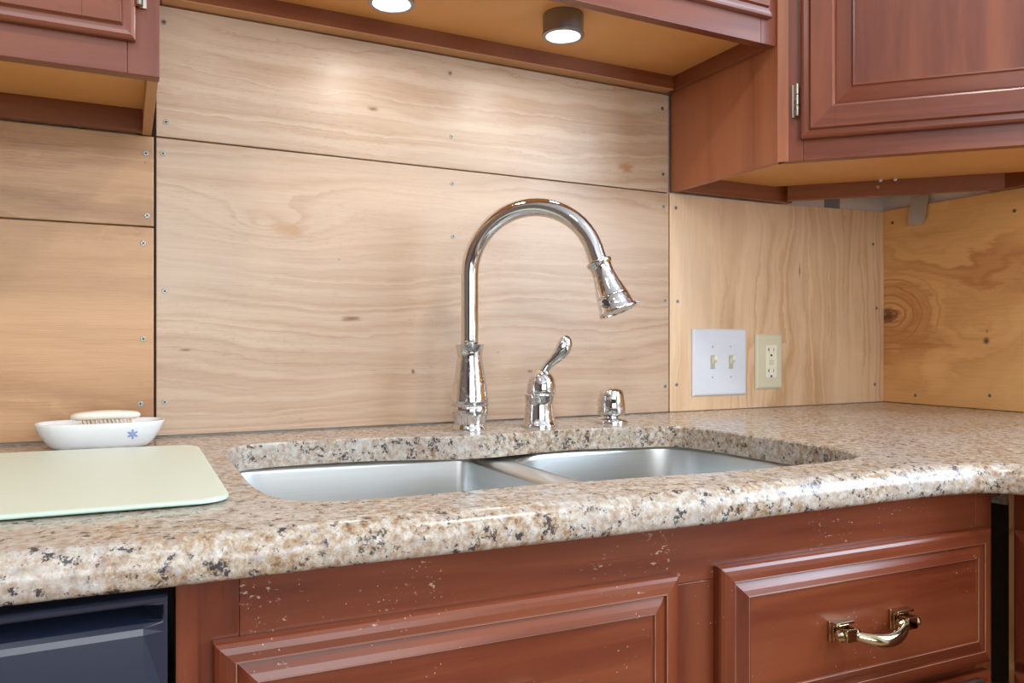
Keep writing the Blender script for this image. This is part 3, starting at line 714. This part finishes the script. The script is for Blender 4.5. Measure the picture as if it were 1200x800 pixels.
# round lights screwed under the bridge cabinet
for k, (px, py) in enumerate(((.6515, -.180), (.3585, -.172))):
    l_ = thing('puck_light', (px, py, 1.602), ('round nickel cabinet light above the faucet handle', 'round nickel cabinet light above the left sink bowl')[k], 'light', 'round lights under the bridge cabinet')
    obj('housing', MB().lathe([(.0335, -.0002), (.0340, -.003), (.0340, -.030), (.0350, -.031), (.0350, -.0350), (.0335, -.0362), (.0285, -.0362), (.0275, -.033), (.0270, -.029)], (px, py, 1.602), n=40, c0=True, c1=True), M['housing'], l_, True, angle=40)
    obj('lens', MB().lathe([(.0275, -.0330), (.0272, -.0345), (.018, -.0358), (.004, -.0362)], (px, py, 1.602), n=32, c0=True), M['glow'], l_, True)
    lamp = bpy.data.lights.new('puck_lamp', 'AREA'); lamp.shape = 'DISK'; lamp.size = .05; lamp.energy = 1.5; lamp.color = (1.0, .965, .91)
    lo = bpy.data.objects.new('puck_lamp', lamp); COL.objects.link(lo); lo.location = (px, py, 1.5650)

# --- diagonal corner cabinet
t = thing('corner_cabinet', (1.33, -.33, ZU), 'diagonal cherry corner wall cabinet with a raised panel door', 'cabinet')
A = Vector((1.0157, -.2955)); dv = Vector((1, -1)).normalized(); nv = Vector((-1, -1)).normalized()
FL = .500
Bp = A + dv * FL
xfD = lambda u, n, z: (A.x + dv.x * u + nv.x * n, A.y + dv.y * u + nv.y * n, z)
xs = 1.0148
obj('side_panel', MB().loops([[(xs, -.0008, z), (xs, A.y + .0006, z), (xs + .0125, A.y - .0125, z), (xs + .0125, -.0008, z)] for z in (ZU, ZTOP)]), M['side'], t, bevel=.0008)
obj('side_panel', MB().loops([[(1.6640, Bp.y, z), (Bp.x, Bp.y, z), (Bp.x - .0125, Bp.y + .0125, z), (1.6640, Bp.y + .0125, z)] for z in (ZU, ZTOP)]), M['side'], t, bevel=.0008)
inner = [(xs + .0126, -.0180), (1.287, -.0180), (1.6464, -.3775), (1.6464, Bp.y + .013), (Bp.x - .005, Bp.y + .013), (Bp.x - .019, Bp.y + .017), (xs + .0126, A.y + .004)]
obj('bottom_panel', MB().loops([[(x, y, z) for x, y in inner] for z in (1.4035, 1.416)]), M['under'], t)
obj('hanging_rail', MB().box((xs + .0126, -.0180, ZU + .0004), (1.3400, -.0008, 1.416)), M['under_rail'], t, bevel=.0008)
na, nb_ = Vector((1.3049, -.0380)), Vector((1.5990, -.3321))
off = Vector((1, 1)).normalized() * .017
obj('hanging_rail', MB().loops([[(na.x, na.y, z), (nb_.x, nb_.y, z), (nb_.x + off.x, nb_.y + off.y, z), (na.x + off.x, na.y + off.y, z)] for z in (ZU, 1.4036)]), M['under_rail'], t, bevel=.0008)
obj('hanging_rail', MB().box((1.6464, Bp.y + .013, ZU + .009), (1.6640, -.2700, 1.416)), M['under_rail'], t, bevel=.0008)
obj('back_panel', MB().loops([[(xs + .0126, -.0180, z), (1.287, -.0180, z), (1.6464, -.3775, z), (1.6464, Bp.y + .0126, z), (1.6640, Bp.y + .0126, z), (1.6640, -.0008, z), (xs + .0126, -.0008, z)] for z in (1.416, ZTOP)]), M['under'], t)
obj('top_panel', MB().loops([[(xs, -.0008, z), (1.6640, -.0008, z), (1.6640, Bp.y, z), (Bp.x, Bp.y, z), (A.x, A.y, z)] for z in (ZTOP, ZTOP + .012)]), M['side'], t)
obj('stile', MB(xfD).box((0, -.019, ZU), (.0405, 0, ZTOP)), M['cherry_v'], t, bevel=.0008)
obj('stile', MB(xfD).box((FL - .0405, -.019, ZU), (FL, 0, ZTOP)), M['cherry_v'], t, bevel=.0008)
obj('rail', MB(xfD).box((.0408, -.019, ZU), (FL - .0408, 0, ZU + .045)), M['cherry_h'], t, bevel=.0008)
obj('rail', MB(xfD).box((.0408, -.019, ZTOP - .045), (FL - .0408, 0, ZTOP)), M['cherry_h'], t, bevel=.0008)
xfDd = lambda u, n, z: xfD(u, n + .0008, z)
frame_door(t, xfDd, .0365, FL - .0365, 1.4065, 2.11, [M['cherry_v'], M['cherry_h']])
hinge(t, xfDd, .0300, 1.474, .056, -1); hinge(t, xfDd, .0300, 2.03, .056, -1)
for u, z_ in ((.128, 1.3890),):
    q = na + dv * .180 - off.normalized() * .0002
    obj('screw', MB().lathe([(.0042, 0), (.0040, .0010), (.002, .0014)], (q.x, q.y, 1.3885), (-1, -1, 0), 14), M['nickel'], t)
for du in (.185, .213):
    q = na + dv * du - off.normalized() * .008
    obj('screw', MB().lathe([(.0036, 0), (.0036, .003), (.0022, .0048)], (q.x, q.y, 1.4034), (0, 0, -1), 14), M['white'], t, True)

# tape and patch in the open corner above the plywood
tp = MB(); L = []
for k in range(8):
    q = k / 7; z = 1.4015 - .067 * q; xo = 1.6640 - .0035 - .006 * math.sin(math.pi * q * .9) * q; yo = -.100 + .0095 * q
    wd = .0215 * (1 if k < 6 else (.97 if k == 6 else .80))
    L.append([(xo, yo - wd + (.004 if k == 7 else 0), z), (xo, yo + wd, z), (xo + .0008, yo + wd, z), (xo + .0008, yo - wd + (.004 if k == 7 else 0), z)])
tp.loops(L)
o = obj('tape_strip', tp, M['tape'], smooth=True, origin=(1.66, -.10, 1.335)); setp(o, 'grey tape strip hanging over the top edge of the orange plywood', 'tape')
o = obj('wall_patch', MB().box((1.475, YB - .0012, 1.360), (1.525, YB - .0001, 1.405)), M['patch'], origin=(1.5, YB, 1.37)); setp(o, 'dark grey patch on the bare wall above the upright grain plywood', 'patch')

# ------------------------------------------------------------------ wall plates
t = thing('light_switch', (1.143, 0, 1.0165), 'white double toggle switch plate on the plywood', 'switch')
def plate(x0, x1, z0, z1, th=.0055, sl=.0045):
    L = []
    for ins, h in ((0, .0002), (0, .0022), (sl * .5, th * .8), (sl, th)): L.append([(x0 + ins, -h, z0 + ins), (x1 - ins, -h, z0 + ins), (x1 - ins, -h, z1 - ins), (x0 + ins, -h, z1 - ins)])
    return MB().loops(L)
obj('cover_plate', plate(1.0684, 1.2173, .9452, 1.0881), M['white'], t, bevel=.0006)
for cx in (1.1216, 1.1722):
    s_ = obj('toggle_slot', MB().box((cx - .0058, -.0058, 1.0045), (cx + .0058, -.0052, 1.0318)), M['slotivory'], t)
    obj('slot_shade', MB().box((cx - .0062, -.0060, 1.0030), (cx + .0062, -.0054, 1.0044)), M['screw'], s_)  # dark strip stands in for the shade at the slot's bottom
    g = MB(); g.loops([[(cx - .0042, -.0055, 1.012), (cx + .0042, -.0055, 1.012), (cx + .0042, -.0055, 1.027), (cx - .0042, -.0055, 1.027)], [(cx - .0032, -.0175, 1.0215), (cx + .0032, -.0175, 1.0215), (cx + .0032, -.0160, 1.0300), (cx - .0032, -.0160, 1.0300)]])
    obj('toggle', g, M['almond'], t, bevel=.0008)
    for z in (1.0500, .9850):
        obj('plate_screw', MB().lathe([(.0026, .0053), (.0026, .0060), (.0018, .0065)], (cx, 0, z), (0, -1, 0), 14), M['plate_screw'], t)
t = thing('power_outlet', (1.284, 0, 1.017), 'ivory outlet with two sockets beside the switch plate', 'outlet')
obj('cover_plate', plate(1.2445, 1.3234, .9555, 1.0782, .0060, .0060), M['ivory'], t, bevel=.0006)
f_ = obj('socket_face', MB().box((1.2700, -.0085, .9805), (1.3030, -.0055, 1.0530)), M['almond'], t, bevel=.0008)
for zc in (1.0400, .9935):
    g = MB(); cx = 1.2865
    g.box((cx - .0082, -.0089, zc - .0008), (cx - .0066, -.0084, zc + .0072)); g.box((cx - .0110, -.0089, zc + .0024), (cx - .0066, -.0084, zc + .0040))
    g.box((cx + .0062, -.0089, zc - .0002), (cx + .0074, -.0084, zc + .0066))
    g.box((cx - .0024, -.0089, zc - .0118), (cx + .0024, -.0084, zc - .0072))
    obj('socket_slots', g, M['slot'], f_)
for zc in (1.0190, 1.0125):
    obj('button', MB().box((1.2805, -.0098, zc - .0026), (1.2935, -.0084, zc + .0026)), M['ivory'], f_, bevel=.0005)
for z in (1.0710, .9625):
    obj('plate_screw', MB().lathe([(.0024, .0058), (.0024, .0064), (.0016, .0068)], (1.284, 0, z), (0, -1, 0), 14), M['white'], t)

# ------------------------------------------------------------------ base cabinets and dishwasher
kf = math.atan(.04)
fd = Vector((math.cos(kf), -math.sin(kf))); fn = Vector((-math.sin(kf), -math.cos(kf))); F0 = Vector((0, -.655))
xfF = lambda u, n, z: (F0.x + fd.x * u + fn.x * n, F0.y + fd.y * u + fn.y * n, z)
ZK = .8782
t = thing('base_cabinet', (.50, -.35, 0), 'worn cherry sink base cabinet with a false front and one drawer', 'cabinet')
uL, uR = .0342, .9720
obj('side_panel', MB().box((.0345, -.630, .10), (.050, -.012, .66)).box((.0345, -.630, .66), (.050, -.66, ZK)), M['worn_v'], t)
obj('side_panel', MB().box((.953, -.650, .10), (.9685, -.012, ZK)), M['worn_v'], t)
obj('bottom_panel', MB().box((.0345, -.640, .10), (.9685, -.012, .115)), M['under'], t)
obj('toe_kick', MB().box((.0345, -.60, 0), (.9685, -.585, .10)), M['worn_h'], t)
RT = .8285
mbf = lambda a, b, z0, z1: MB(xfF).box((a, -.019, z0), (b, 0, z1))
obj('rail', mbf(uL + .0459, uR - .030, RT - .012, ZK), M['worn_rail'], t, bevel=.0008)
obj('stile', mbf(uL, uL + .0458, .10, ZK), M['worn_v'], t, bevel=.0008)
obj('stile', mbf(.470, .560, .10, RT - .0122), M['worn_v'], t, bevel=.0008)
obj('stile', mbf(uR - .0298, uR, .10, ZK), M['worn_v'], t, bevel=.0008)
obj('rail', mbf(uL + .046, .4698, .645, .680), M['worn_h'], t); obj('rail', mbf(.5602, uR - .030, .645, .680), M['worn_h'], t)
obj('rail', mbf(uL + .046, .4698, .10, .135), M['worn_h'], t); obj('rail', mbf(.5602, uR - .030, .10, .135), M['worn_h'], t)
DST = [(0, .0006), (0, .0085), (.0012, .0108), (.0042, .0126), (.0090, .0136), (.0150, .0142), (.0160, .0146), (.0167, .0143), (.0172, .0112), (.0200, .0124), (.0255, .0150), (.0308, .0166), (.0318, .0170), (.0325, .0168), (.0330, .0150), (.0355, .0152)]
xfFF = lambda u, n, z: xfF(u, n, z)
d1 = front_panel(t, 'false_drawer_front', xfF, .0605, .4892, .6660, .8290, DST, [M['worn_v'], M['worn_h'], M['wornedge']])
pull(d1, lambda u, n, z: xfF(u, n + .0153, z), .2665, .7440)
d2 = front_panel(t, 'drawer_front', xfF, .5400, .9560, .6655, .8300, DST, [M['worn_v'], M['worn_h'], M['wornedge']])
pull(d2, lambda u, n, z: xfF(u, n + .0153, z), .7400, .7455, .0920)
for a, b in ((.0605, .4892), (.5400, .9560)):
    d = frame_door(t, xfF, a, b, .115, .6550, [M['worn_v'], M['worn_h']])
# bar over the top of the drawer-side door
tb = thing('towel_bar', xfF(.90, .02, .64), 'dark metal bar hooked on the door under the drawer', 'towel bar')
p_ = [Vector(xfF(u, .0335, .6600)) for u in (.700, .75, .80, .85, .9020)]
obj('bar', MB().sweep(p_, .0050, 14), M['barmetal'], tb, True, angle=60)
for u in (.735, .855):
    g = MB(xfF); g.box((u - .007, .0195, .6560), (u + .007, .0300, .6572)); g.box((u - .007, .0192, .6400), (u + .007, .0204, .6572))
    obj('hook', g, M['slot'], tb)

# --- cabinet along the right wall
t = thing('base_cabinet', (1.33, -.96, 0), 'cherry base cabinet turning the corner along the right wall', 'cabinet')
xr = .9860
xfR = lambda u, n, z: (xr - n, -u, z)      # u runs toward the camera
obj('side_panel', MB().box((xr + .001, -.7180, .10), (1.62, -.7060, ZK)), M['rawedge'], t)
obj('stile', MB(xfR).box((.7130, -.019, .10), (.7380, 0, ZK)), M['worn_v'], t, bevel=.0008)
obj('stile', MB(xfR).box((1.165, -.019, .10), (1.195, 0, ZK)), M['worn_v'], t, bevel=.0008)
obj('rail', MB(xfR).box((.7382, -.019, RT), (1.1648, 0, ZK)), M['worn_rail'], t, bevel=.0008)
obj('rail', MB(xfR).box((.7382, -.019, .10), (1.1648, 0, .14)), M['worn_h'], t, bevel=.0008)
obj('side_panel', MB().box((xr + .001, -1.195, .10), (1.62, -1.183, ZK)), M['worn_v'], t)
obj('back_panel', MB().box((1.61, -1.183, .10), (1.62, -.718, ZK)), M['under'], t)
obj('toe_kick', MB().box((xr + .06, -1.195, 0), (xr + .075, -.706, .10)), M['worn_h'], t)
front_panel(t, 'drawer_front', xfR, .7180, 1.180, .6660, .8290, DST, [M['worn_v'], M['worn_h'], M['wornedge']])
frame_door(t, xfR, .7180, 1.180, .115, .6550, [M['worn_v'], M['worn_h']])
o = obj('corner_filler', MB().box((.990, -.7050, .8545), (1.010, -.6800, .8785)), M['granite'], origin=(1.0, -.69, .8545)); setp(o, 'mottled granite offcut wedged in the corner gap between base cabinets', 'filler block')

# --- dishwasher
t = thing('dishwasher', (-.27, -.35, 0), 'black dishwasher under the left end of the countertop', 'dishwasher')
xd = .0285
obj('tub', MB().box((-.57, -.630, .10), (xd - .001, -.02, .874)), M['black'], t)
obj('toe_panel', MB().box((-.57, -.60, 0), (xd - .001, -.585, .10)), M['black'], t)
# control panel with a scooped grip along its top
PR = [(-.6600, .8715), (-.6640, .8710), (-.6655, .8690), (-.6655, .8660), (-.6640, .8645), (-.6380, .8630), (-.6350, .8610), (-.6380, .8580), (-.6590, .8530), (-.6640, .8515), (-.6672, .8485), (-.6685, .8440), (-.6725, .8000), (-.6760, .7600), (-.6300, .7500), (-.6300, .8715)]
EN = [(-.6600, .8715), (-.6640, .8710), (-.6655, .8690), (-.6655, .8660), (-.6655, .8645), (-.6655, .8630), (-.6655, .8610), (-.6655, .8580), (-.6655, .8530), (-.6655, .8515), (-.6655, .8485), (-.6655, .8440), (-.6655, .8000), (-.6655, .7600), (-.6300, .7500), (-.6300, .8715)]
mb = MB(); L = []
for x, P_ in ((-.57, EN), (-.566, EN), (-.545, PR), (.0120, PR), (.0255, EN), (xd, EN)): L.append([(x, y, z) for y, z in P_])
mb.loops(L)
obj('control_panel', mb, M['black'], t, bevel=.0012, seg=2)
obj('door', MB().box((-.57, -.664, .115), (xd, -.631, .7480)), M['black'], t, bevel=.003)
